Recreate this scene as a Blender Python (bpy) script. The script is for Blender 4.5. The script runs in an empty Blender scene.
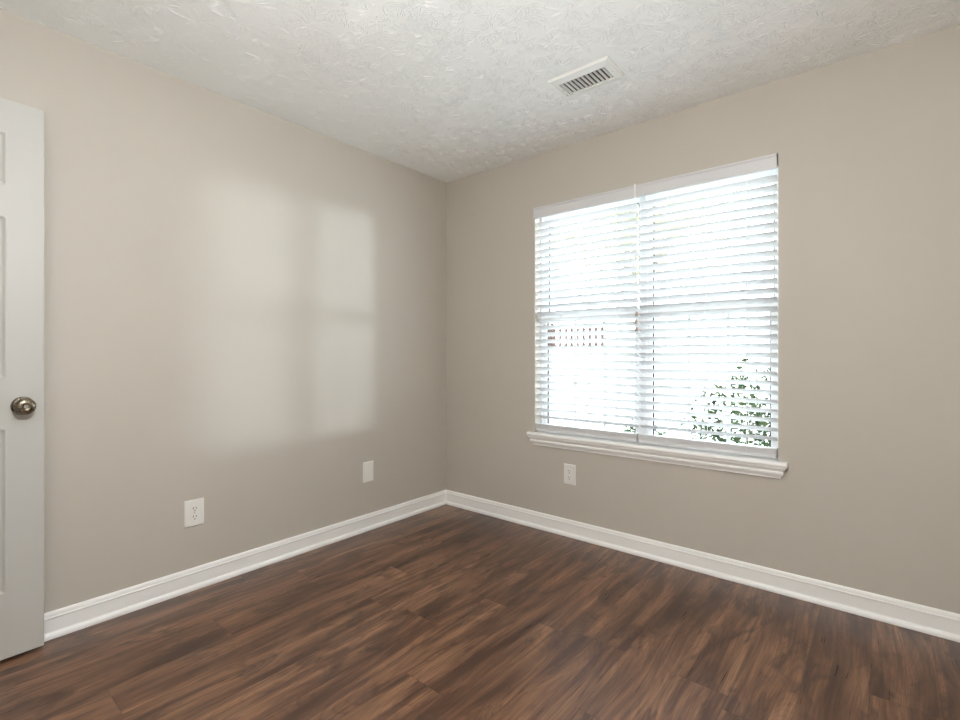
import bpy, bmesh, math, random
from mathutils import Vector, Matrix
random.seed(7)
D = bpy.data
SC = bpy.context.scene
COL = SC.collection

# ------------------------------------------------------------------ camera, world, sun, exposure
H = 2.40
cam_d = D.cameras.new('camera')
cam = D.objects.new('camera', cam_d)
COL.objects.link(cam)
cam.location = (2.5285, -2.6578, 1.1140)
cam.rotation_euler = (math.radians(90), 0, math.radians(39.598))
cam_d.sensor_width = 36.0
cam_d.lens = 18.305
cam_d.shift_y = -5.54 / 960.0
cam_d.clip_start = 0.02
cam_d.clip_end = 300
SC.camera = cam

world = D.worlds.new('sky')
SC.world = world
world.use_nodes = True
wn = world.node_tree.nodes
wl = world.node_tree.links
wn.clear()
w_out = wn.new('ShaderNodeOutputWorld')
w_bg = wn.new('ShaderNodeBackground')
w_bg.inputs['Color'].default_value = (0.80, 0.90, 1.0, 1)
w_bg.inputs['Strength'].default_value = 7.6
wl.new(w_bg.outputs[0], w_out.inputs[0])


def sun(name, direction, energy, angle, color=(0.82, 0.91, 1.0)):
    l = D.lights.new(name, 'SUN')
    l.energy = energy
    l.angle = math.radians(angle)
    l.color = color
    o = D.objects.new(name, l)
    COL.objects.link(o)
    o.rotation_euler = Vector(direction).to_track_quat('-Z', 'Y').to_euler()
    return o


# low sun raking in through the blinds on to the left wall
sun('sun', (-1.0, -0.86, -0.004), 2.4, 5.0)

# sampling portal over the window opening (adds no light of its own)
pl = D.lights.new('window_portal', 'AREA')
pl.shape = 'RECTANGLE'
pl.size = 1.40
pl.size_y = 1.46
pl.cycles.is_portal = True
po = D.objects.new('window_portal', pl)
COL.objects.link(po)
po.location = (1.4685, 0.16, 1.34)
po.rotation_euler = Vector((0, -1, 0)).to_track_quat('-Z', 'Z').to_euler()

vs = SC.view_settings
SC.display_settings.display_device = 'sRGB'
vs.view_transform = 'Standard'
vs.look = 'None'
vs.gamma = 1.0
vs.exposure = 0.27
vs.use_curve_mapping = False
SC.cycles.max_bounces = 16
SC.cycles.diffuse_bounces = 10
SC.cycles.glossy_bounces = 6
SC.cycles.transparent_max_bounces = 16
SC.cycles.use_denoising = True
SC.cycles.sample_clamp_indirect = 8.0


# ------------------------------------------------------------------ materials
def srgb(r, g, b):
    def c(v):
        v /= 255.0
        return v / 12.92 if v <= 0.04045 else ((v + 0.055) / 1.055) ** 2.4
    return (c(r), c(g), c(b), 1.0)


class NT:
    def __init__(s, name):
        s.m = D.materials.new(name)
        s.m.use_nodes = True
        s.t = s.m.node_tree
        s.t.nodes.clear()
        s.out = s.n('ShaderNodeOutputMaterial')

    def n(s, k, **kw):
        x = s.t.nodes.new(k)
        for a, b in kw.items():
            setattr(x, a, b)
        return x

    def l(s, a, b):
        s.t.links.new(a, b)

    def put(s, v, sock):
        if hasattr(v, 'links'):
            s.l(v, sock)
        else:
            sock.default_value = v

    def math(s, op, a, b=None, c=None, clamp=False):
        x = s.n('ShaderNodeMath', operation=op)
        x.use_clamp = clamp
        s.put(a, x.inputs[0])
        if b is not None:
            s.put(b, x.inputs[1])
        if c is not None:
            s.put(c, x.inputs[2])
        return x.outputs[0]

    def vmath(s, op, a, b=None):
        x = s.n('ShaderNodeVectorMath', operation=op)
        s.put(a, x.inputs[0])
        if b is not None:
            s.put(b, x.inputs[1])
        return x.outputs['Value'] if op in ('LENGTH', 'DOT_PRODUCT', 'DISTANCE') else x.outputs[0]

    def xyz(s, x, y, z):
        c = s.n('ShaderNodeCombineXYZ')
        s.put(x, c.inputs[0]); s.put(y, c.inputs[1]); s.put(z, c.inputs[2])
        return c.outputs[0]

    def noise(s, vec, scale, detail=3.0, rough=0.5, dist=0.0, out=0):
        x = s.n('ShaderNodeTexNoise')
        s.l(vec, x.inputs['Vector'])
        x.inputs['Scale'].default_value = scale
        x.inputs['Detail'].default_value = detail
        x.inputs['Roughness'].default_value = rough
        x.inputs['Distortion'].default_value = dist
        return x.outputs[out]

    def ramp(s, v, stops, interp='LINEAR'):
        r = s.n('ShaderNodeValToRGB')
        s.l(v, r.inputs[0])
        e = r.color_ramp
        e.interpolation = interp
        while len(e.elements) < len(stops):
            e.elements.new(0.5)
        for el, (p, c) in zip(e.elements, stops):
            el.position = p
            el.color = c if hasattr(c, '__len__') else (c, c, c, 1)
        return r.outputs[0]

    def mix(s, f, a, b, blend='MIX'):
        x = s.n('ShaderNodeMix', data_type='RGBA', blend_type=blend)
        s.put(f, x.inputs[0]); s.put(a, x.inputs[6]); s.put(b, x.inputs[7])
        return x.outputs[2]

    def bsdf(s, color, rough=0.5, metal=0.0, spec=0.5, normal=None):
        b = s.n('ShaderNodeBsdfPrincipled')
        s.put(color, b.inputs['Base Color'])
        s.put(rough, b.inputs['Roughness'])
        b.inputs['Metallic'].default_value = metal
        b.inputs['Specular IOR Level'].default_value = spec
        if normal is not None:
            s.l(normal, b.inputs['Normal'])
        s.l(b.outputs[0], s.out.inputs[0])
        return b

    def bump(s, h, strength, dist):
        b = s.n('ShaderNodeBump')
        b.inputs['Strength'].default_value = strength
        b.inputs['Distance'].default_value = dist
        s.l(h, b.inputs['Height'])
        return b.outputs[0]

    def pos(s):
        return s.n('ShaderNodeNewGeometry').outputs['Position']

    def obj(s):
        return s.n('ShaderNodeTexCoord').outputs['Object']


def painted(name, col, rough=0.5, var=0.03, bump=0.0, bscale=300, spec=0.5):
    m = NT(name)
    p = m.obj()
    n = m.noise(p, 3.0, 3)
    c2 = tuple(v * (1 - var) for v in col[:3]) + (1,)
    c = m.mix(m.ramp(n, [(0.35, 0.0), (0.65, 1.0)]), col, c2)
    nr = None
    if bump:
        nr = m.bump(m.noise(p, bscale, 2), bump, 0.001)
    m.bsdf(c, rough, 0, spec, nr)
    return m.m


M = {}
M['wall'] = painted('greige_wall_paint', srgb(193, 187, 177), 0.55, 0.015, 0.25, 180, 0.3)
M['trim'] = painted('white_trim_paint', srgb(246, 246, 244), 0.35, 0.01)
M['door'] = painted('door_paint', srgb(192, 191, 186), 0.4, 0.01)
M['vinyl'] = painted('white_vinyl', srgb(240, 241, 242), 0.4, 0.01)
M['slat'] = painted('white_slat', srgb(214, 214, 215), 0.45, 0.01)
M['plastic'] = painted('white_plastic', srgb(236, 235, 230), 0.35, 0.01)
M['cord'] = painted('white_cord', srgb(236, 235, 232), 0.8, 0.02)
M['ventpaint'] = painted('vent_white_enamel', srgb(234, 234, 230), 0.4, 0.01)
M['black'] = painted('black_rubber', srgb(30, 31, 33), 0.6, 0.05)
M['slot'] = painted('dark_slot', srgb(45, 42, 38), 0.7, 0.05)
M['ventdark'] = painted('duct_dark', srgb(52, 52, 52), 0.8, 0.1)
M['wood_tan'] = painted('tan_wood', srgb(196, 176, 160), 0.5, 0.2)
M['hall'] = painted('hall_paint', srgb(222, 216, 206), 0.6, 0.01)


def metal(name, col, rough):
    m = NT(name)
    n = m.noise(m.obj(), 60, 3)
    m.bsdf(col, m.math('MULTIPLY_ADD', n, 0.15, rough), 1.0)
    return m.m


M['nickel'] = metal('antique_nickel', srgb(140, 130, 114), 0.20)
M['steel'] = metal('steel', srgb(190, 188, 184), 0.25)


def make_glass():
    m = NT('window_glass')
    tr = m.n('ShaderNodeBsdfTransparent')
    tr.inputs[0].default_value = (0.97, 0.985, 0.975, 1)
    gl = m.n('ShaderNodeBsdfGlossy')
    gl.inputs['Roughness'].default_value = 0.02
    fr = m.n('ShaderNodeFresnel')
    fr.inputs[0].default_value = 1.45
    mx = m.n('ShaderNodeMixShader')
    gm = m.n('ShaderNodeNewGeometry')
    m.l(m.math('MULTIPLY', fr.outputs[0], m.math('SUBTRACT', 1.0, gm.outputs['Backfacing'])), mx.inputs[0])
    m.l(tr.outputs[0], mx.inputs[1])
    m.l(gl.outputs[0], mx.inputs[2])
    m.l(mx.outputs[0], m.out.inputs[0])
    return m.m


M['glass'] = make_glass()


def make_ceiling():
    """white ceiling paint over stomped plaster: radial brush strokes pressed in around scattered centres"""
    m = NT('stomped_ceiling')
    p = m.pos()
    hs = []
    for sc, off, ns in ((5.8, (0.0, 0.0), 6.4), (6.8, (3.37, 1.91), 5.8), (7.8, (7.13, 5.2), 5.0)):
        q = m.vmath('MULTIPLY', m.vmath('ADD', p, (off[0], off[1], 0)), (1, 1, 0))
        v = m.n('ShaderNodeTexVoronoi', voronoi_dimensions='2D', feature='F1')
        v.inputs['Scale'].default_value = sc
        v.inputs['Randomness'].default_value = 0.85
        m.l(q, v.inputs['Vector'])
        d = m.vmath('SUBTRACT', q, v.outputs['Position'])
        sp = m.n('ShaderNodeSeparateXYZ')
        m.l(d, sp.inputs[0])
        r = m.math('SQRT', m.math('ADD', m.math('MULTIPLY', sp.outputs[0], sp.outputs[0]),
                                  m.math('MULTIPLY', sp.outputs[1], sp.outputs[1])))
        inv = m.math('DIVIDE', 1.0, m.math('MAXIMUM', r, 0.004))
        ux = m.math('MULTIPLY', sp.outputs[0], inv)
        uy = m.math('MULTIPLY', sp.outputs[1], inv)
        cs = m.n('ShaderNodeSeparateColor')
        m.l(v.outputs['Color'], cs.inputs[0])
        vec = m.xyz(m.math('MULTIPLY', ux, ns), m.math('MULTIPLY', uy, ns),
                    m.math('MULTIPLY_ADD', r, 11.0, m.math('MULTIPLY', cs.outputs[0], 40.0)))
        s = m.noise(vec, 1.0, 1.5, 0.4)
        s = m.math('ABSOLUTE', m.math('SUBTRACT', s, 0.5))
        s = m.ramp(s, [(0.0, 1.0), (0.018, 0.72), (0.038, 0.0)])
        fan = m.math('ADD', m.math('MULTIPLY', ux, m.math('SUBTRACT', cs.outputs[1], 0.5)),
                     m.math('MULTIPLY', uy, m.math('SUBTRACT', cs.outputs[2], 0.5)))
        fan = m.ramp(m.math('ADD', fan, 0.5), [(0.42, 0.10), (0.52, 1.0)])
        mask = m.ramp(r, [(0.010, 0.0), (0.026, 1.0), (0.066, 0.8), (0.105, 0.0)])
        hs.append(m.math('MULTIPLY', m.math('MULTIPLY', s, mask), fan))
    h = m.math('MAXIMUM', m.math('MAXIMUM', hs[0], hs[1]), hs[2])
    h = m.math('MULTIPLY_ADD', m.noise(p, 75.0, 3, 0.6), 0.14, h)
    m.bsdf(srgb(248, 249, 248), 0.8, 0, 0.2, m.bump(h, 0.6, 0.0034))
    return m.m


M['ceiling'] = make_ceiling()


def make_floor():
    """dark brown wood-look planks running along Y towards the window wall"""
    m = NT('brown_plank_floor')
    p = m.pos()
    sp = m.n('ShaderNodeSeparateXYZ')
    m.l(p, sp.inputs[0])
    X, Y = sp.outputs[0], sp.outputs[1]
    W, L = 0.178, 1.22
    xi = m.math('FLOOR', m.math('DIVIDE', X, W))
    wn_ = m.n('ShaderNodeTexWhiteNoise', noise_dimensions='1D')
    m.l(xi, wn_.inputs['W'])
    row = wn_.outputs['Value']
    ys = m.math('ADD', m.math('DIVIDE', Y, L), m.math('MULTIPLY', row, 7.31))
    yi = m.math('FLOOR', ys)
    w2 = m.n('ShaderNodeTexWhiteNoise', noise_dimensions='2D')
    m.l(m.xyz(xi, yi, 0.0), w2.inputs['Vector'])
    rnd = w2.outputs['Value']
    rc = m.n('ShaderNodeSeparateColor')
    m.l(w2.outputs['Color'], rc.inputs[0])
    # plank-local coordinates with a random shift for every plank
    px_ = m.math('ADD', X, m.math('MULTIPLY', rc.outputs[0], 13.0))
    py_ = m.math('ADD', Y, m.math('MULTIPLY', rc.outputs[1], 29.0))
    pz_ = m.math('MULTIPLY', rc.outputs[2], 17.0)
    # slow sideways drift so that the grain waves along the plank
    dr = m.noise(m.xyz(m.math('MULTIPLY', px_, 5.0), m.math('MULTIPLY', py_, 1.6), pz_), 1.0, 0.6, 0.5)
    pw = m.math('ADD', px_, m.math('MULTIPLY', dr, 0.07))
    # broad light / dark figure, stretched along the plank
    broad = m.noise(m.xyz(m.math('MULTIPLY', pw, 15.0), m.math('MULTIPLY', py_, 1.3), pz_), 1.0, 4.0, 0.6, 0.5)
    # cathedral rings: contour lines of a slow field
    cont = m.noise(m.xyz(m.math('MULTIPLY', px_, 8.0), m.math('MULTIPLY', py_, 1.3), pz_), 1.0, 1.0, 0.5, 0.2)
    fr_ = m.math('FRACT', m.math('MULTIPLY', cont, 26.0))
    ring = m.ramp(fr_, [(0.0, 0.0), (0.55, 0.15), (0.86, 1.0), (0.97, 0.25), (1.0, 0.0)])
    # straight streaks and fine pores
    mid = m.noise(m.xyz(m.math('MULTIPLY', pw, 62.0), m.math('MULTIPLY', py_, 2.4), pz_), 1.0, 3.0, 0.6, 0.3)
    fine = m.noise(m.xyz(m.math('MULTIPLY', pw, 210.0), m.math('MULTIPLY', py_, 5.0), pz_), 1.0, 3.0, 0.6)
    # dark knotty smudges
    knot = m.ramp(m.noise(m.xyz(m.math('MULTIPLY', pw, 10.0), m.math('MULTIPLY', py_, 3.6), m.math('ADD', pz_, 5.0)), 1.0, 3.0, 0.62, 0.9),
                  [(0.52, 0.0), (0.64, 1.0)])
    c = m.ramp(broad, [(0.34, srgb(72, 48, 36)), (0.45, srgb(104, 73, 54)), (0.54, srgb(128, 93, 69)), (0.66, srgb(152, 114, 86))])
    c = m.mix(m.ramp(mid, [(0.36, 0.55), (0.50, 0.0)]), c, srgb(70, 47, 36))
    c = m.mix(m.math('MULTIPLY', ring, m.math('MULTIPLY_ADD', knot, 0.45, 0.22)), c, srgb(56, 36, 28))
    c = m.mix(m.math('MULTIPLY', knot, 0.55), c, srgb(62, 42, 34))
    c = m.mix(m.ramp(fine, [(0.40, 0.38), (0.56, 0.0)]), c, srgb(60, 40, 31))
    tone = m.math('MULTIPLY_ADD', rnd, 0.10, 0.93)
    c = m.mix(1.0, c, m.xyz(tone, tone, tone), 'MULTIPLY')
    # seams
    fx = m.math('FRACT', m.math('DIVIDE', X, W))
    ex = m.math('MULTIPLY', m.math('MINIMUM', fx, m.math('SUBTRACT', 1.0, fx)), W)
    fy = m.math('FRACT', ys)
    ey = m.math('MULTIPLY', m.math('MINIMUM', fy, m.math('SUBTRACT', 1.0, fy)), L)
    e = m.math('MINIMUM', ex, ey)
    seam = m.ramp(e, [(0.0006, 1.0), (0.0020, 0.0)])
    c = m.mix(m.math('MULTIPLY', seam, 0.25), c, srgb(38, 26, 22))
    h = m.math('MULTIPLY_ADD', seam, -1.0, m.math('MULTIPLY', fine, 0.35))
    h = m.math('MULTIPLY_ADD', ring, -0.12, h)
    nr = m.bump(h, 0.15, 0.0010)
    rough = m.math('MULTIPLY_ADD', fine, 0.08, 0.25)
    m.bsdf(c, rough, 0, 0.55, nr)
    return m.m


M['floor'] = make_floor()


def foliage_mat(name, c1, c2):
    m = NT(name)
    n = m.noise(m.obj(), 14.0, 2)
    c = m.mix(m.ramp(n, [(0.35, 0.0), (0.65, 1.0)]), c1, c2)
    b = m.n('ShaderNodeBsdfDiffuse'); m.l(c, b.inputs[0])
    t = m.n('ShaderNodeBsdfTranslucent'); m.l(c, t.inputs[0])
    mx = m.n('ShaderNodeMixShader'); mx.inputs[0].default_value = 0.3
    m.l(b.outputs[0], mx.inputs[1]); m.l(t.outputs[0], mx.inputs[2])
    m.l(mx.outputs[0], m.out.inputs[0])
    return m.m


M['shrub'] = foliage_mat('shrub_leaf', srgb(34, 44, 30), srgb(70, 82, 52))
M['tree'] = foliage_mat('tree_leaf', srgb(150, 156, 118), srgb(186, 184, 146))
M['bark'] = painted('bark', srgb(150, 142, 132), 0.9, 0.3)
M['fence'] = painted('brown_fence_wood', srgb(84, 62, 54), 0.8, 0.25)


def make_ground():
    m = NT('pale_ground')
    p = m.pos()
    n = m.noise(p, 1.2, 4)
    c = m.mix(m.ramp(n, [(0.3, 0.0), (0.7, 1.0)]), srgb(226, 226, 222), srgb(212, 214, 208))
    m.bsdf(c, 0.9, 0, 0.2, m.bump(m.noise(p, 40, 3), 0.3, 0.01))
    return m.m


M['ground'] = make_ground()


# ------------------------------------------------------------------ mesh helpers
def link(name, bm, mat, parent=None, loc=None, smooth=False, bevel=0.0, seg=2):
    me = D.meshes.new(name)
    bmesh.ops.recalc_face_normals(bm, faces=bm.faces[:])
    bm.to_mesh(me)
    bm.free()
    mats = mat if isinstance(mat, (list, tuple)) else [mat]
    for x in mats:
        me.materials.append(x)
    o = D.objects.new(name, me)
    COL.objects.link(o)
    if parent is not None:
        o.parent = parent
    if loc is not None:
        o.location = loc
    if smooth:
        for f in me.polygons:
            f.use_smooth = True
    if bevel:
        b = o.modifiers.new('bevel', 'BEVEL')
        b.width = bevel
        b.segments = seg
        b.limit_method = 'ANGLE'
        b.angle_limit = math.radians(35)
        b.harden_normals = False
    return o


def box(bm, x0, x1, y0, y1, z0, z1):
    vs_ = [bm.verts.new(p) for p in ((x0, y0, z0), (x1, y0, z0), (x1, y1, z0), (x0, y1, z0),
                                     (x0, y0, z1), (x1, y0, z1), (x1, y1, z1), (x0, y1, z1))]
    for f in ((0, 3, 2, 1), (4, 5, 6, 7), (0, 1, 5, 4), (1, 2, 6, 5), (2, 3, 7, 6), (3, 0, 4, 7)):
        bm.faces.new([vs_[i] for i in f])
    return vs_


def nb(*boxes):
    bm = bmesh.new()
    for b in boxes:
        box(bm, *b)
    return bm


def prism(bm, pts0, pts1):
    """closed prism between two rings of points"""
    a = [bm.verts.new(p) for p in pts0]
    b = [bm.verts.new(p) for p in pts1]
    n = len(a)
    for i in range(n):
        bm.faces.new((a[i], a[(i + 1) % n], b[(i + 1) % n], b[i]))
    bm.faces.new(a[::-1])
    bm.faces.new(b)


def lathe(bm, prof, seg=32, axis='Z', origin=(0, 0, 0)):
    """prof: list of (radius, height); axis of revolution through origin"""
    o = Vector(origin)
    rings = []
    for r, h in prof:
        ring = []
        for k in range(seg if r > 1e-6 else 1):
            a = 2 * math.pi * k / seg
            u, v = r * math.cos(a), r * math.sin(a)
            if axis == 'Z':
                p = Vector((u, v, h))
            elif axis == 'X':
                p = Vector((h, u, v))
            else:
                p = Vector((u, h, v))
            ring.append(bm.verts.new(o + p))
        rings.append(ring)
    for a, b in zip(rings, rings[1:]):
        if len(a) == 1 and len(b) == 1:
            continue
        for k in range(seg):
            k2 = (k + 1) % seg
            if len(a) == 1:
                bm.faces.new((a[0], b[k], b[k2]))
            elif len(b) == 1:
                bm.faces.new((a[k], a[k2], b[0]))
            else:
                bm.faces.new((a[k], a[k2], b[k2], b[k]))
    for ring in (rings[0], rings[-1]):
        if len(ring) > 2:
            try:
                bm.faces.new(ring)
            except ValueError:
                pass


def empty(name, loc=(0, 0, 0), rz=0.0):
    o = D.objects.new(name, None)
    COL.objects.link(o)
    o.location = loc
    o.rotation_euler = (0, 0, rz)
    o.empty_display_size = 0.1
    return o


def tag(o, label, cat, group=None, kind=None):
    o['label'] = label
    o['category'] = cat
    if group:
        o['group'] = group
    if kind:
        o['kind'] = kind
    return o


def struct(o, label=None, cat=None):
    o['kind'] = 'structure'
    if label:
        o['label'] = label
    if cat:
        o['category'] = cat
    return o


# ------------------------------------------------------------------ room shell
RX = 3.36          # right wall
BY = -3.075        # back wall
T = 0.12
WX0, WX1, WZ0, WZ1 = 0.790, 2.147, 0.590, 2.060     # window opening
DX0, DX1, DZ1 = 0.10, 0.87, 2.045                   # doorway opening in the back wall
HB = -4.3                                           # hall far wall

struct(link('floor', nb((-T, RX + T, HB - T, 0.14, -0.08, 0.0)), M['floor']),
       'dark brown wood-look plank floor', 'floor')


def stomped_plaster(bm):
    """crow's-foot stomp marks: fans of short thin plaster ridges standing out of the ceiling face"""
    rnd = random.Random(21)
    step = 0.125
    ny_ = int(3.06 / step)
    nx_ = int(3.34 / step)
    for i in range(nx_ + 1):
        for j in range(ny_ + 1):
            cx = 0.02 + i * step + rnd.uniform(-0.045, 0.045) + (0.5 * step if j % 2 else 0)
            cy = -0.03 - j * step + rnd.uniform(-0.045, 0.045)
            a0 = rnd.uniform(0, 2 * math.pi)
            spread = rnd.choice((2.4, 3.4, 5.0))
            n = int(spread * rnd.uniform(2.3, 3.3))
            for k in range(n):
                a = a0 + spread * (k + rnd.uniform(-0.3, 0.3)) / n
                r0 = rnd.uniform(0.008, 0.022)
                ln = rnd.uniform(0.022, 0.060)
                bend = rnd.uniform(-0.35, 0.35)
                hw = rnd.uniform(0.0016, 0.0028)
                ht = rnd.uniform(0.0009, 0.0017)
                pts = []
                for t in (0.0, 0.35, 0.7, 1.0):
                    aa = a + bend * t
                    pts.append((cx + (r0 + ln * t) * math.cos(aa), cy + (r0 + ln * t) * math.sin(aa)))
                if any(not (0.004 < x < RX - 0.004 and BY + 0.004 < y < -0.004) for x, y in pts):
                    continue
                if any(1.295 < x < 1.63 and -0.705 < y < -0.495 for x, y in pts):
                    continue
                rows = []
                for q, (x, y) in enumerate(pts):
                    px0, px1 = pts[max(0, q - 1)], pts[min(3, q + 1)]
                    dx, dy = px1[0] - px0[0], px1[1] - px0[1]
                    d = math.hypot(dx, dy)
                    nx0, ny0 = -dy / d, dx / d
                    f = (0.25, 1.0, 0.9, 0.15)[q]
                    rows.append([bm.verts.new((x + nx0 * hw * f, y + ny0 * hw * f, H + 0.0002)),
                                 bm.verts.new((x, y, H - ht * f)),
                                 bm.verts.new((x - nx0 * hw * f, y - ny0 * hw * f, H + 0.0002))])
                for a_, b_ in zip(rows, rows[1:]):
                    bm.faces.new((a_[0], a_[1], b_[1], b_[0]))
                    bm.faces.new((a_[1], a_[2], b_[2], b_[1]))
    return bm


struct(link('ceiling', stomped_plaster(nb((-T, RX + T, HB - T, 0.14, H, H + 0.08))), M['ceiling']),
       'white ceiling with stomped crow foot plaster texture', 'ceiling')
struct(link('wall_left', nb((-T, 0, HB, 0.14, 0, H)), M['wall']),
       'left greige wall beside the open door', 'wall')
struct(link('wall_right', nb((RX, RX + T, HB, 0.14, 0, H)), M['wall']), 'right greige wall', 'wall')


def wall_with_hole(x0, x1, y0, y1, hx0, hx1, hz0, hz1):
    bm = bmesh.new()
    xs = [x0, hx0, hx1, x1]
    zs = [0, hz0, hz1, H] if hz0 > 0 else [0, hz1, H]
    hole = (1, 1) if hz0 > 0 else (1, 0)
    V_ = {}
    for j, y in enumerate((y0, y1)):
        for i, x in enumerate(xs):
            for k, z in enumerate(zs):
                V_[i, j, k] = bm.verts.new((x, y, z))
    nk = len(zs) - 1
    for j in (0, 1):
        for i in range(3):
            for k in range(nk):
                if (i, k) == hole:
                    continue
                bm.faces.new((V_[i, j, k], V_[i + 1, j, k], V_[i + 1, j, k + 1], V_[i, j, k + 1]))
    i, k = hole
    bm.faces.new((V_[i, 0, k], V_[i, 1, k], V_[i, 1, k + 1], V_[i, 0, k + 1]))
    bm.faces.new((V_[i + 1, 0, k], V_[i + 1, 1, k], V_[i + 1, 1, k + 1], V_[i + 1, 0, k + 1]))
    bm.faces.new((V_[i, 0, k + 1], V_[i, 1, k + 1], V_[i + 1, 1, k + 1], V_[i + 1, 0, k + 1]))
    if k > 0:
        bm.faces.new((V_[i, 0, k], V_[i, 1, k], V_[i + 1, 1, k], V_[i + 1, 0, k]))
    for k in range(nk):
        bm.faces.new((V_[0, 0, k], V_[0, 1, k], V_[0, 1, k + 1], V_[0, 0, k + 1]))
        bm.faces.new((V_[3, 0, k], V_[3, 1, k], V_[3, 1, k + 1], V_[3, 0, k + 1]))
    for i in range(3):
        bm.faces.new((V_[i, 0, nk], V_[i, 1, nk], V_[i + 1, 1, nk], V_[i + 1, 0, nk]))
    return bm


struct(link('wall_front', wall_with_hole(0, RX, 0, 0.14, WX0, WX1, WZ0, WZ1), M['wall']),
       'greige wall with the window', 'wall')
struct(link('wall_back', wall_with_hole(0, RX, BY - T, BY, DX0, DX1, 0, DZ1), M['wall']),
       'back wall with the doorway', 'wall')
struct(link('wall_hall', nb((0, RX, HB - T, HB, 0, H)), M['hall']), 'far hallway wall', 'wall')

# baseboards: one moulded profile (distance from wall, height), mitred at the corners
BP = [(0, 0), (0.022, 0), (0.0225, 0.006), (0.021, 0.013), (0.017, 0.019), (0.0115, 0.023), (0.0105, 0.027),
      (0.0105, 0.074), (0.0125, 0.077), (0.0125, 0.081), (0.0095, 0.084), (0.0092, 0.089), (0.0078, 0.095),
      (0.0045, 0.100), (0.0, 0.102)]


def baseboard(name, a, b, nrm, ma, mb, label):
    """a->b along the wall foot, nrm into the room; ma / mb = mitre sign at each end"""
    a, b, nrm = Vector(a), Vector(b), Vector(nrm)
    t = (b - a).normalized()
    p0 = [a + nrm * p + t * p * ma + Vector((0, 0, z)) for p, z in BP]
    p1 = [b + nrm * p - t * p * mb + Vector((0, 0, z)) for p, z in BP]
    bm = bmesh.new()
    prism(bm, p0, p1)
    return struct(link(name, bm, M['trim']), label, 'baseboard')


baseboard('baseboard_left', (0, 0, 0), (0, BY, 0), (1, 0, 0), 1, 1, 'white baseboard along the left wall')
baseboard('baseboard_front', (0, 0, 0), (RX, 0, 0), (0, -1, 0), 1, 1, 'white baseboard under the window')
baseboard('baseboard_right', (RX, 0, 0), (RX, BY, 0), (-1, 0, 0), 1, 1, 'white baseboard along the right wall')
baseboard('baseboard_back', (DX1 + 0.06, BY, 0), (RX, BY, 0), (0, 1, 0), 0, 1, 'white baseboard along the back wall')

# door casing around the doorway behind the open door
cs = nb((DX0, DX0 + 0.012, BY - T, BY, 0, DZ1), (DX1 - 0.012, DX1, BY - T, BY, 0, DZ1),
        (DX0 + 0.012, DX1 - 0.012, BY - T, BY, DZ1 - 0.012, DZ1),
        (DX0 - 0.05, DX0 + 0.006, BY, BY + 0.016, 0, DZ1 + 0.05), (DX1 - 0.006, DX1 + 0.055, BY, BY + 0.016, 0, DZ1 + 0.05),
        (DX0 + 0.006, DX1 - 0.006, BY, BY + 0.016, DZ1 - 0.006, DZ1 + 0.05))
struct(link('trim_2', cs, M['trim'], bevel=0.003), 'white door casing', 'door casing')

# window stool and apron (moulded, with mitred returns)
STOOL = 0.614
bm = bmesh.new()
prof = [(-0.095, 0.590), (0.0, 0.590), (0.032, 0.590), (0.037, 0.594), (0.039, 0.601), (0.037, 0.609), (0.032, STOOL), (-0.095, STOOL)]


def ends(p):
    e = 0.040 if p > 0 else -0.0
    return (WX0 - e, WX1 + e)


prism(bm, [(WX0 - 0.040, -p, z) for p, z in prof[1:-1]] + [(WX0 - 0.040, 0.0, STOOL)],
      [(WX1 + 0.040, -p, z) for p, z in prof[1:-1]] + [(WX1 + 0.040, 0.0, STOOL)])
box(bm, WX0 + 0.001, WX1 - 0.001, 0.0, 0.065, 0.5905, STOOL)
stool = link('trim_1', bm, M['trim'], bevel=0.0015)
struct(stool, 'white moulded window stool under the blinds', 'window sill')
bm = bmesh.new()
ap = [(0.0, 0.590), (0.034, 0.590), (0.033, 0.584), (0.026, 0.577), (0.021, 0.571), (0.020, 0.567), (0.0235, 0.565),
      (0.023, 0.557), (0.017, 0.548), (0.012, 0.541), (0.011, 0.533), (0.0, 0.530)]
prism(bm, [(WX0 - 0.001 - p, -p, z) for p, z in ap], [(WX1 + 0.001 + p, -p, z) for p, z in ap])
link('apron', bm, M['trim'], stool)

# ------------------------------------------------------------------ windows (double hung, lower sash in the inner track)
FY0, FY1 = 0.072, 0.138


def frame_ring(bm, x0, x1, z0, z1, w, y0, y1, wb=None, wt=None):
    wb = w if wb is None else wb
    wt = w if wt is None else wt
    box(bm, x0, x0 + w, y0, y1, z0, z1)
    box(bm, x1 - w, x1, y0, y1, z0, z1)
    box(bm, x0 + w, x1 - w, y0, y1, z0, z0 + wb)
    box(bm, x0 + w, x1 - w, y0, y1, z1 - wt, z1)


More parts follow.
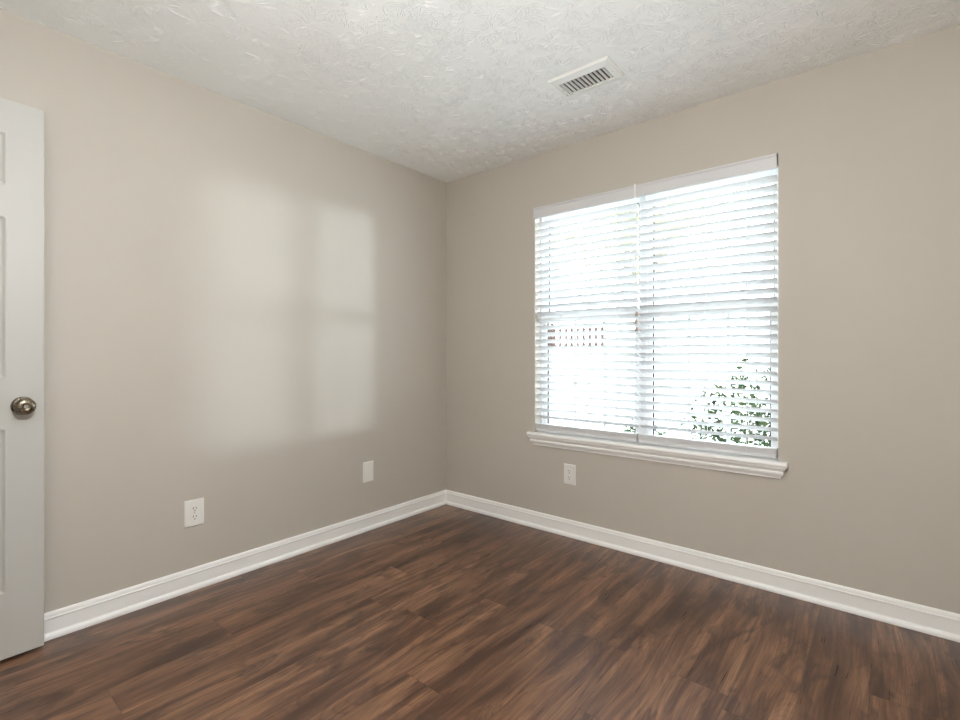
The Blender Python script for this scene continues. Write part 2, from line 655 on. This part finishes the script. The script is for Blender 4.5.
def window(name, x0, x1, label):
    root = empty(name, (x0, FY0, STOOL - 0.024))
    struct(root, label, 'window')
    O = Vector(root.location)

    def P(nm, bm, mat, parent=root, **kw):
        for v in bm.verts:
            v.co -= O
        return link(nm, bm, mat, parent, **kw)

    zb, zt = WZ0 + 0.001, WZ1 - 0.001
    bm = bmesh.new()
    frame_ring(bm, x0, x1, zb, zt, 0.012, FY0 - 0.004, FY1, 0.026, 0.03)
    box(bm, x0 + 0.012, x0 + 0.018, 0.104, 0.108, zb + 0.026, zt - 0.03)     # parting stops
    box(bm, x1 - 0.018, x1 - 0.012, 0.104, 0.108, zb + 0.026, zt - 0.03)
    P('window_frame', bm, M['vinyl'], bevel=0.0015)
    a, b = x0 + 0.013, x1 - 0.013
    # upper sash, outer track
    bm = bmesh.new()
    frame_ring(bm, a, b, 1.345, zt - 0.031, 0.018, 0.109, 0.134, 0.030, 0.030)
    us = P('upper_sash', bm, M['vinyl'], bevel=0.002)
    bm = bmesh.new()
    frame_ring(bm, a + 0.018, b - 0.018, 1.375, zt - 0.061, 0.006, 0.119, 0.130)
    g = P('glazing_gasket', bm, M['black'])
    g.parent = us
    bm = nb((a + 0.024, b - 0.024, 0.123, 0.127, 1.381, zt - 0.067))
    g = P('pane', bm, M['glass'])
    g.parent = us
    # lower sash, inner track
    bm = bmesh.new()
    frame_ring(bm, a, b, zb + 0.027, 1.372, 0.028, 0.076, 0.102, 0.030, 0.034)
    ls = P('lower_sash', bm, M['vinyl'], bevel=0.002)
    bm = bmesh.new()
    frame_ring(bm, a + 0.028, b - 0.028, zb + 0.057, 1.338, 0.006, 0.086, 0.098)
    g = P('glazing_gasket', bm, M['black'])
    g.parent = ls
    bm = nb((a + 0.034, b - 0.034, 0.090, 0.094, zb + 0.063, 1.332))
    g = P('pane', bm, M['glass'])
    g.parent = ls
    w = (b - a - 0.056) / 3
    for k in (1, 2):
        xm = a + 0.028 + w * k
        g = P('muntin', nb((xm - 0.008, xm + 0.008, 0.0945, 0.100, zb + 0.057, 1.338)), M['vinyl'])
        g.parent = ls
    xm = (a + b) / 2
    bm = nb((xm - 0.028, xm + 0.028, 0.080, 0.100, 1.372, 1.380), (xm - 0.018, xm + 0.006, 0.084, 0.096, 1.380, 1.390),
            (xm - 0.004, xm + 0.030, 0.078, 0.086, 1.380, 1.386))
    g = P('sash_lock', bm, M['vinyl'], bevel=0.001)
    g.parent = ls
    return root


XM0, XM1 = 1.457, 1.495
window('window_1', WX0 + 0.001, XM0 + 0.012, 'left double-hung window behind the blinds')
window('window_2', XM1 - 0.012, WX1 - 0.001, 'right double-hung window behind the blinds')
struct(link('trim_3', nb((XM0 + 0.0125, XM1 - 0.0125, 0.067, 0.138, WZ0 + 0.001, WZ1 - 0.001)), M['vinyl'], bevel=0.001),
       'white mullion between the two windows', 'mullion')

# ------------------------------------------------------------------ blinds
PITCH = 0.0443
TILT = math.radians(26.0)
SLY = 0.032


def slat_ring(x, yc, zc, tilt, w=0.050, th=0.0040, crown=0.0022, n=8):
    top, bot = [], []
    for i in range(n + 1):
        s = -w / 2 + w * i / n
        h = crown * (1 - (2 * s / w) ** 2)
        for lst, dz in ((top, th / 2), (bot, -th / 2)):
            yy = s
            zz = h + dz
            # inner edge (towards the room, -y) is higher
            y2 = yy * math.cos(tilt) + zz * math.sin(tilt)
            z2 = -yy * math.sin(tilt) + zz * math.cos(tilt)
            lst.append((x, yc + y2, zc + z2))
    return top + bot[::-1]


def blind(x0, x1, ladders, label, wand, vx0, vx1):
    root = empty('window_blind', ((x0 + x1) / 2, SLY, STOOL))
    tag(root, label, 'window blind', 'white faux wood blinds in the window opening')
    O = Vector(root.location)

    def P(nm, bm, mat, **kw):
        for v in bm.verts:
            v.co -= O
        return link(nm, bm, mat, root, **kw)

    # headrail
    P('headrail', nb((x0, x1, 0.004, 0.056, 2.010, 2.054)), M['slat'], bevel=0.002)
    # valance with moulded edges and short returns
    vp = [(-0.008, 1.985), (-0.020, 1.985), (-0.0215, 1.989), (-0.021, 1.994), (-0.018, 1.998), (-0.018, 2.040), (-0.0215, 2.044),
          (-0.022, 2.050), (-0.018, 2.055), (-0.008, 2.055)]
    bm = bmesh.new()
    prism(bm, [(vx0, y, z) for y, z in vp], [(vx1, y, z) for y, z in vp])
    P('valance', bm, M['slat'])
    # slats
    bm = bmesh.new()
    z = 1.952
    zl = []
    while z > 0.705:
        dz = random.uniform(-0.0006, 0.0006)
        dt = random.uniform(-0.012, 0.012)
        prism(bm, slat_ring(x0 + 0.001, SLY, z + dz, TILT + dt), slat_ring(x1 - 0.001, SLY, z + dz, TILT + dt))
        zl.append(z)
        z -= PITCH
    P('slats', bm, M['slat'])
    # surplus slats resting on the bottom rail
    bm = bmesh.new()
    for k in range(5):
        zz = 0.6435 + k * 0.0052
        prism(bm, slat_ring(x0 + 0.002, SLY, zz, 0.0, th=0.0040, crown=0.0012), slat_ring(x1 - 0.002, SLY, zz, 0.0, th=0.0040, crown=0.0012))
    P('stacked_slats', bm, M['slat'])
    P('bottom_rail', nb((x0 + 0.002, x1 - 0.002, SLY - 0.026, SLY + 0.026, 0.6215, 0.6410)), M['slat'], bevel=0.003)
    for lx in ladders:
        bm = bmesh.new()
        for yy in (SLY - 0.0262, SLY + 0.0262):
            box(bm, lx - 0.0009, lx + 0.0009, yy - 0.0007, yy + 0.0007, 0.641, 2.010)
        for zz in zl:
            a = 0.0262
            zo = -0.003
            prism(bm, [(lx - 0.0006, SLY - a, zz + a * math.sin(TILT) + zo), (lx + 0.0006, SLY - a, zz + a * math.sin(TILT) + zo),
                       (lx + 0.0006, SLY - a, zz + a * math.sin(TILT) + zo - 0.001)],
                  [(lx - 0.0006, SLY + a, zz - a * math.sin(TILT) + zo), (lx + 0.0006, SLY + a, zz - a * math.sin(TILT) + zo),
                   (lx + 0.0006, SLY + a, zz - a * math.sin(TILT) + zo - 0.001)])
        P('ladder_cord', bm, M['cord'])
    return root, P


b1, P1 = blind(0.794, 1.4625, (0.980, 1.162, 1.343), 'left white slatted window blind, nearer the room corner, with small tan cord tassels', True, 0.7915, 1.4615)
b2, P2 = blind(1.4700, 2.1410, (1.630, 1.821, 2.012), 'right white slatted window blind with the green shrub showing behind its lower slats', True, 1.4690, 2.1430)
P1('valance_clip', nb((1.4605, 1.4700, -0.0265, -0.0235, 1.984, 2.060)), M['plastic'], bevel=0.0006)
# lift cord with small tan tassels hanging at the inner end of the left blind
bm = bmesh.new()
for i in range(2):
    box(bm, 1.4665 - 0.0006 + i * 0.002, 1.4665 + 0.0006 + i * 0.002, -0.006, -0.0048, 1.335, 2.012)
P1('lift_cord', bm, M['cord'])
for k, (xx, zz) in enumerate(((1.4695, 1.352), (1.4660, 1.308), (1.4690, 1.268))):
    bm = bmesh.new()
    lathe(bm, [(0.0, -0.026), (0.008, -0.025), (0.0095, -0.018), (0.0070, -0.004), (0.003, 0.0), (0.0, 0.001)], 14, 'Z', (xx, -0.012, zz + 0.0))
    P1('tassel', bm, M['wood_tan'], smooth=True)['label'] = 'small tan cord tassel'

# ------------------------------------------------------------------ open door
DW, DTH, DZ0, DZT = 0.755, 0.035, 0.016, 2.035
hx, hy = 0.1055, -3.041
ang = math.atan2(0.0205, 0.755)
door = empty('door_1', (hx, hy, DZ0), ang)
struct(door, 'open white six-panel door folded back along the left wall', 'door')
DZ = DZT - DZ0
bm = bmesh.new()
st = 0.102
pw = (DW - 3 * st) / 2
ys_ = [0, st, st + pw, 2 * st + pw, DW - st, DW]
zs_ = [0, 0.248 - DZ0, 0.848 - DZ0, 1.025 - DZ0, 1.614 - DZ0, 1.723 - DZ0, 1.918 - DZ0, DZ]
for side, xx in ((0, 0.0), (1, -DTH)):
    V_ = {}
    for i, y in enumerate(ys_):
        for k, z in enumerate(zs_):
            V_[i, k] = bm.verts.new((xx, y, z))
    pan = []
    for i in range(5):
        for k in range(7):
            q = [V_[i, k], V_[i + 1, k], V_[i + 1, k + 1], V_[i, k + 1]]
            if side:
                q = q[::-1]
            f = bm.faces.new(q)
            if i in (1, 3) and k in (1, 3, 5):
                pan.append(f)
    bm.normal_update()
    for th, dp in ((0.004, 0.001), (0.010, -0.008), (0.010, 0.0), (0.022, 0.006)):
        bmesh.ops.inset_individual(bm, faces=pan, thickness=th, depth=dp, use_even_offset=True)
    if side == 0:
        E0 = [V_[0, 0], V_[5, 0], V_[5, 7], V_[0, 7]]
        V0 = V_
# rim
for seq in ([(i, 0) for i in range(6)], [(i, 7) for i in range(6)], [(0, k) for k in range(8)], [(5, k) for k in range(8)]):
    for p, q in zip(seq, seq[1:]):
        bm.faces.new((V0[p], V0[q], V_[q], V_[p]))
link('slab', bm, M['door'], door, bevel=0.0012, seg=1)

KZ = 0.925 - DZ0
KY = DW - 0.060
prof = [(0.0, 0.0), (0.033, 0.0), (0.034, 0.003), (0.031, 0.007), (0.022, 0.0095), (0.014, 0.012), (0.0125, 0.022),
        (0.015, 0.026), (0.0260, 0.030), (0.0305, 0.036), (0.0310, 0.042), (0.0295, 0.049), (0.0240, 0.0550), (0.013, 0.0580),
        (0.0105, 0.0575), (0.0095, 0.0565), (0.0, 0.0565)]
bm = bmesh.new()
lathe(bm, prof, 40, 'X', (0.0, KY, KZ))
kn = link('door_knob', bm, M['nickel'], door, smooth=True)
kn['label'] = 'round antique nickel door knob'
bm = bmesh.new()
lathe(bm, [(0.0, 0.0566), (0.0065, 0.0566), (0.0065, 0.0595), (0.0055, 0.061), (0.0022, 0.0612), (0.0, 0.0606)], 24, 'X', (0.0, KY, KZ))
link('lock_button', bm, M['steel'], kn)
bm = bmesh.new()
lathe(bm, [(r, -DTH - h * 0.70) for r, h in prof], 40, 'X', (0.0, KY, KZ))
link('door_knob', bm, M['nickel'], door, smooth=True)
# latch plate and bolt in the door edge
lp = link('latch_plate', nb((-0.0295, -0.0045, DW, DW + 0.0012, KZ - 0.028, KZ + 0.028)), M['steel'], door)
bm = bmesh.new()
a = [(-0.024, DW + 0.0012, KZ - 0.008), (-0.010, DW + 0.0012, KZ - 0.008), (-0.010, DW + 0.0012, KZ + 0.008), (-0.024, DW + 0.0012, KZ + 0.008)]
b = [(-0.024, DW + 0.003, KZ - 0.008), (-0.010, DW + 0.012, KZ - 0.008), (-0.010, DW + 0.012, KZ + 0.008), (-0.024, DW + 0.003, KZ + 0.008)]
prism(bm, a, b)
link('latch_bolt', bm, M['steel'], lp)
for zz in (0.18, 0.98, 1.80):
    bm = bmesh.new()
    lathe(bm, [(0.0, 0.0), (0.006, 0.0), (0.006, 0.09), (0.0, 0.09)], 16, 'Z', (0.004, -0.006, zz))
    box(bm, -0.028, 0.0, -0.0015, 0.0, zz, zz + 0.09)
    link('hinge', bm, M['steel'], door)


# ------------------------------------------------------------------ outlets and plates (local: plate in XZ, facing -Y)
def plate_mesh(w, h, d=0.006, r=0.003):
    bm = bmesh.new()
    o, i = (w / 2, h / 2), (w / 2 - 0.005, h / 2 - 0.005)
    ring0 = [(-o[0], 0, -o[1]), (o[0], 0, -o[1]), (o[0], 0, o[1]), (-o[0], 0, o[1])]
    ring1 = [(x, -d * 0.55, z) for x, _, z in ring0]
    ring2 = [(-i[0], -d, -i[1]), (i[0], -d, -i[1]), (i[0], -d, i[1]), (-i[0], -d, i[1])]
    R_ = [[bm.verts.new(p) for p in ring] for ring in (ring0, ring1, ring2)]
    for a, b in zip(R_, R_[1:]):
        for k in range(4):
            bm.faces.new((a[k], a[(k + 1) % 4], b[(k + 1) % 4], b[k]))
    bm.faces.new(R_[2])
    bm.faces.new(R_[0][::-1])
    return bm


def outlet(loc, rz, w, h, label, group=None):
    root = empty('electrical_outlet', loc, rz)
    tag(root, label, 'electrical outlet', group)
    link('cover_plate', plate_mesh(w, h), M['plastic'], root, bevel=0.001)
    for s in (1, -1):
        cz = s * 0.0195
        bm = bmesh.new()
        n = 28
        r, fl = 0.0170, 0.0142
        pts = []
        for k in range(n):
            a = 2 * math.pi * k / n
            pts.append((r * math.cos(a), max(-fl, min(fl, r * math.sin(a)))))
        prism(bm, [(x, -0.0055, cz + z) for x, z in pts], [(x, -0.0085, cz + z) for x, z in pts])
        rc = link('receptacle', bm, M['plastic'], root, bevel=0.0006, seg=1)
        for sx, hh in ((-0.0064, 0.0052), (0.0064, 0.0044)):
            link('slot', nb((sx - 0.0013, sx + 0.0013, -0.0088, -0.0080, cz + 0.004 - hh, cz + 0.004 + hh)), M['slot'], rc)
        bm = bmesh.new()
        lathe(bm, [(0.0, -0.0088), (0.0027, -0.0088), (0.0027, -0.0080), (0.0, -0.0080)], 14, 'Y', (0, 0, cz - 0.0085))
        link('slot', bm, M['slot'], rc)
    bm = bmesh.new()
    lathe(bm, [(0.0, -0.0075), (0.0022, -0.0074), (0.0030, -0.0060), (0.0, -0.0058)], 16, 'Y', (0, 0, 0))
    link('screw', bm, M['steel'], root)
    return root


outlet((0.0, -1.735, 0.3615), math.radians(90), 0.086, 0.126, 'white duplex electrical outlet on the left wall near the door')
outlet((1.0455, 0.0, 0.379), 0.0, 0.080, 0.124, 'white duplex electrical outlet on the wall below the window')
bp = empty('blank_wall_plate', (0.0, -0.719, 0.369), math.radians(90))
tag(bp, 'small blank white wall plate low on the left wall near the room corner', 'wall plate')
link('cover_plate', plate_mesh(0.080, 0.128), M['plastic'], bp, bevel=0.001)
for s in (1, -1):
    bm = bmesh.new()
    lathe(bm, [(0.0, -0.0072), (0.0022, -0.0071), (0.0030, -0.0060), (0.0, -0.0058)], 16, 'Y', (0, 0, s * 0.042))
    link('screw', bm, M['plastic'], bp)

# ------------------------------------------------------------------ ceiling register
vx0, vx1, vy0, vy1 = 1.311, 1.613, -0.689, -0.511
gx0, gx1, gy0, gy1 = 1.343, 1.573, -0.638, -0.524
vent = empty('ceiling_vent', ((vx0 + vx1) / 2, (vy0 + vy1) / 2, H))
tag(vent, 'white rectangular metal air vent with angled louvers set in the ceiling', 'air vent')
O = Vector(vent.location)


def PV(nm, bm, mat, parent=vent, **kw):
    for v in bm.verts:
        v.co -= O
    return link(nm, bm, mat, parent, **kw)


bm = bmesh.new()
rings = []
for (ax0, ax1, ay0, ay1, z) in ((vx0, vx1, vy0, vy1, H), (vx0 + 0.001, vx1 - 0.001, vy0 + 0.001, vy1 - 0.001, H - 0.003),
                                (vx0 + 0.008, vx1 - 0.008, vy0 + 0.006, vy1 - 0.006, H - 0.0105),
                                (gx0, gx1, gy0, gy1, H - 0.0115), (gx0, gx1, gy0, gy1, H)):
    rings.append([bm.verts.new(p) for p in ((ax0, ay0, z), (ax1, ay0, z), (ax1, ay1, z), (ax0, ay1, z))])
for a, b in zip(rings, rings[1:]):
    for k in range(4):
        bm.faces.new((a[k], a[(k + 1) % 4], b[(k + 1) % 4], b[k]))
PV('vent_frame', bm, M['ventpaint'])
PV('duct_backing', nb((gx0, gx1, gy0, gy1, H - 0.0012, H - 0.0004)), M['ventdark'])
NL = 11
for i in range(NL):
    cx = gx0 + (gx1 - gx0) * (i + 0.5) / NL
    bm = bmesh.new()
    s = 0.0040
    prism(bm, [(cx - s, gy0, H - 0.0112), (cx - s + 0.0014, gy0, H - 0.0116), (cx + s * 0.5, gy0, H - 0.0020), (cx + s * 0.5 - 0.0014, gy0, H - 0.0020)],
          [(cx - s, gy1, H - 0.0112), (cx - s + 0.0014, gy1, H - 0.0116), (cx + s * 0.5, gy1, H - 0.0020), (cx + s * 0.5 - 0.0014, gy1, H - 0.0020)])
    PV('louver', bm, M['ventpaint'])
for xx in (vx0 + 0.024, vx1 - 0.024):
    bm = bmesh.new()
    lathe(bm, [(0.0, H - 0.0135), (0.0025, H - 0.013), (0.0034, H - 0.0108), (0.0, H - 0.0106)], 14, 'Z', (xx, (vy0 + vy1) / 2 + 0.015, 0))
    PV('screw', bm, M['steel'])
PV('damper_lever', nb((gx0 - 0.012, gx0 - 0.009, gy1 - 0.024, gy1 - 0.006, H - 0.017, H - 0.0112)), M['ventpaint'])

# ------------------------------------------------------------------ added fill lamp, unseen above the frame, brightens the interior
def glow(name, col, strength):
    m = NT(name)
    e = m.n('ShaderNodeEmission')
    e.inputs[0].default_value = col
    e.inputs[1].default_value = strength
    m.l(e.outputs[0], m.out.inputs[0])
    return m.m


def fill_light(loc, rad, col, strength, label):  # invented pendant, put in only to lift the room's brightness
    root = empty('fill_light', loc)
    tag(root, label, 'ceiling light')
    bm = bmesh.new()
    lathe(bm, [(0.0, 0.0), (0.07, 0.0), (0.068, -0.018), (0.02, -0.028), (0.008, -0.034), (0.008, -0.45), (0.0, -0.45)], 28, 'Z', (0, 0, 0))
    link('fill_canopy', bm, M['nickel'], root, smooth=True)
    bm = bmesh.new()
    prof = []
    for k in range(13):
        a = math.pi * k / 12
        prof.append((rad * math.sin(a), -0.45 - rad * 0.75 + rad * 0.75 * math.cos(a)))
    lathe(bm, prof, 28, 'Z', (0, 0, 0))
    link('fill_globe', bm, glow('fill_glow', col, strength), root, smooth=True)
    return root


fill_light((2.05, -2.40, H), 0.12, (0.985, 0.99, 1.0, 1), 136.0, 'added out-of-view fill light, a glowing globe on a metal stem')

# ------------------------------------------------------------------ outdoors
def GZ(x, y):
    return -0.30 + max(0.0, min(1.0, (-x + 1.0) / 3.0)) * max(0.0, min(1.0, (y - 2.5) / 9.5)) * 1.55


bm = bmesh.new()
nx, ny = 24, 30
gv = {}
for i in range(nx + 1):
    for j in range(ny + 1):
        x = -22 + 40 * i / nx
        y = 0.145 + 29.8 * (j / ny) ** 1.4
        gv[i, j] = bm.verts.new((x, y, GZ(x, y)))
for i in range(nx):
    for j in range(ny):
        bm.faces.new((gv[i, j], gv[i + 1, j], gv[i + 1, j + 1], gv[i, j + 1]))
gr = link('ground', bm, M['ground'], smooth=True)
struct(gr, 'pale sunlit ground outside the window', 'ground')


def leaves(bm, c, rad, n, size, squash=0.9):
    c = Vector(c)
    for _ in range(n):
        while True:
            d = Vector((random.uniform(-1, 1), random.uniform(-1, 1), random.uniform(-1, 1)))
            if 0.05 < d.length < 1:
                break
        d = d.normalized() * (random.uniform(0.35, 1.0) ** 0.6)
        p = c + Vector((d.x * rad, d.y * rad, d.z * rad * squash))
        nrm = Vector((random.gauss(0, 1), random.gauss(0, 1), random.gauss(0, 1) + 0.6)).normalized()
        t = nrm.orthogonal().normalized()
        t.rotate(Matrix.Rotation(random.uniform(0, 6.28), 3, nrm))
        b_ = nrm.cross(t)
        s = size * random.uniform(0.7, 1.3)
        v = [bm.verts.new(p + q) for q in (-t * s, -b_ * s * 0.4 + nrm * s * 0.08, t * s, b_ * s * 0.4 + nrm * s * 0.08)]
        bm.faces.new(v)


def stems(bm, base, tips, r):
    for tp in tips:
        a, b = Vector(base), Vector(tp)
        d = (b - a).normalized()
        u = d.orthogonal().normalized()
        w = d.cross(u)
        pa = [a + (u * math.cos(k * 1.2566) + w * math.sin(k * 1.2566)) * r for k in range(5)]
        pb = [b + (u * math.cos(k * 1.2566) + w * math.sin(k * 1.2566)) * r * 0.35 for k in range(5)]
        prism(bm, pa, pb)


def shrub(x, y, rad, top, n, label):
    z0 = GZ(x, y)
    root = empty('shrub', (x, y, z0))
    tag(root, label, 'shrub')
    bm = bmesh.new()
    h = top - z0
    for k in range(7):
        a = k * 0.9
        rr = rad * 0.62
        leaves(bm, (rr * 0.6 * math.cos(a), rr * 0.6 * math.sin(a), h * (0.30 + 0.09 * k) - 0.02), rr, n // 7, 0.029)
    for v in bm.verts:
        v.co.z = max(0.02, v.co.z)
    link('foliage', bm, M['shrub'], root)
    bm = bmesh.new()
    stems(bm, (0, 0, -0.01), [(rad * 0.5 * math.cos(a), rad * 0.5 * math.sin(a), h * 0.7) for a in (0, 1.1, 2.3, 3.4, 4.6, 5.5)], 0.014)
    link('stem', bm, M['bark'], root)


shrub(1.84, 1.55, 0.62, 1.04, 2500, 'larger dark green leafy shrub seen through the lower right window')
shrub(0.98, 1.25, 0.32, 0.60, 900, 'low green shrub seen at the bottom of the left window')


def tree(x, y, h, cr, n, label, mat):
    z0 = GZ(x, y)
    root = empty('tree', (x, y, z0))
    tag(root, label, 'tree')
    bm = bmesh.new()
    tips = []
    for k in range(11):
        a = k * 2.4
        rr = cr * (0.25 + 0.55 * ((k * 37) % 10) / 10)
        c = (rr * math.cos(a), rr * math.sin(a), h * (0.48 + 0.045 * k))
        tips.append(c)
        leaves(bm, c, cr * 0.55, n // 11, 0.11)
    link('crown', bm, mat, root)
    bm = bmesh.new()
    stems(bm, (0, 0, -0.02), [(0.05, 0.02, h * 0.62)], h * 0.022)
    stems(bm, (0.02, 0.01, h * 0.30), tips, h * 0.008)
    link('trunk', bm, M['bark'], root)


tree(-2.05, 9.2, 6.6, 2.9, 5200, 'pale yellow-green leafy tree standing behind the middle of the window', M['tree'])
tree(3.3, 14.6, 8.6, 2.6, 4200, 'yellow-green leafy tree seen through the right edge of the window', M['tree'])
tree(-8.2, 12.5, 7.0, 2.8, 3600, 'pale leafy tree seen through the upper left window above the brown fence', M['tree'])

# brown fence far across the yard
fx0, fx1, fy = -13.5, -5.0, 13.2
fence = empty('fence', ((fx0 + fx1) / 2, fy, GZ(-9, fy) - 0.01))
tag(fence, 'distant brown board fence seen through the lower left window', 'fence')
bm = bmesh.new()
x = fx0
zf = 0.0
while x < fx1:
    w = 0.11
    hgt = 0.95 + random.uniform(-0.02, 0.02)
    box(bm, x - (fx0 + fx1) / 2, x + w - (fx0 + fx1) / 2, -0.01, 0.01, zf, zf + hgt)
    x += 0.24
for zz in (0.2, 0.75):
    box(bm, -(fx1 - fx0) / 2, (fx1 - fx0) / 2, 0.010, 0.045, zf + zz, zf + zz + 0.03)
link('board_panel', bm, M['fence'], fence)
for k in range(5):
    xx = -(fx1 - fx0) / 2 + (fx1 - fx0) * k / 4
    link('post', nb((xx - 0.05, xx + 0.05, 0.045, 0.14, 0.0, 1.05)), M['fence'], fence)
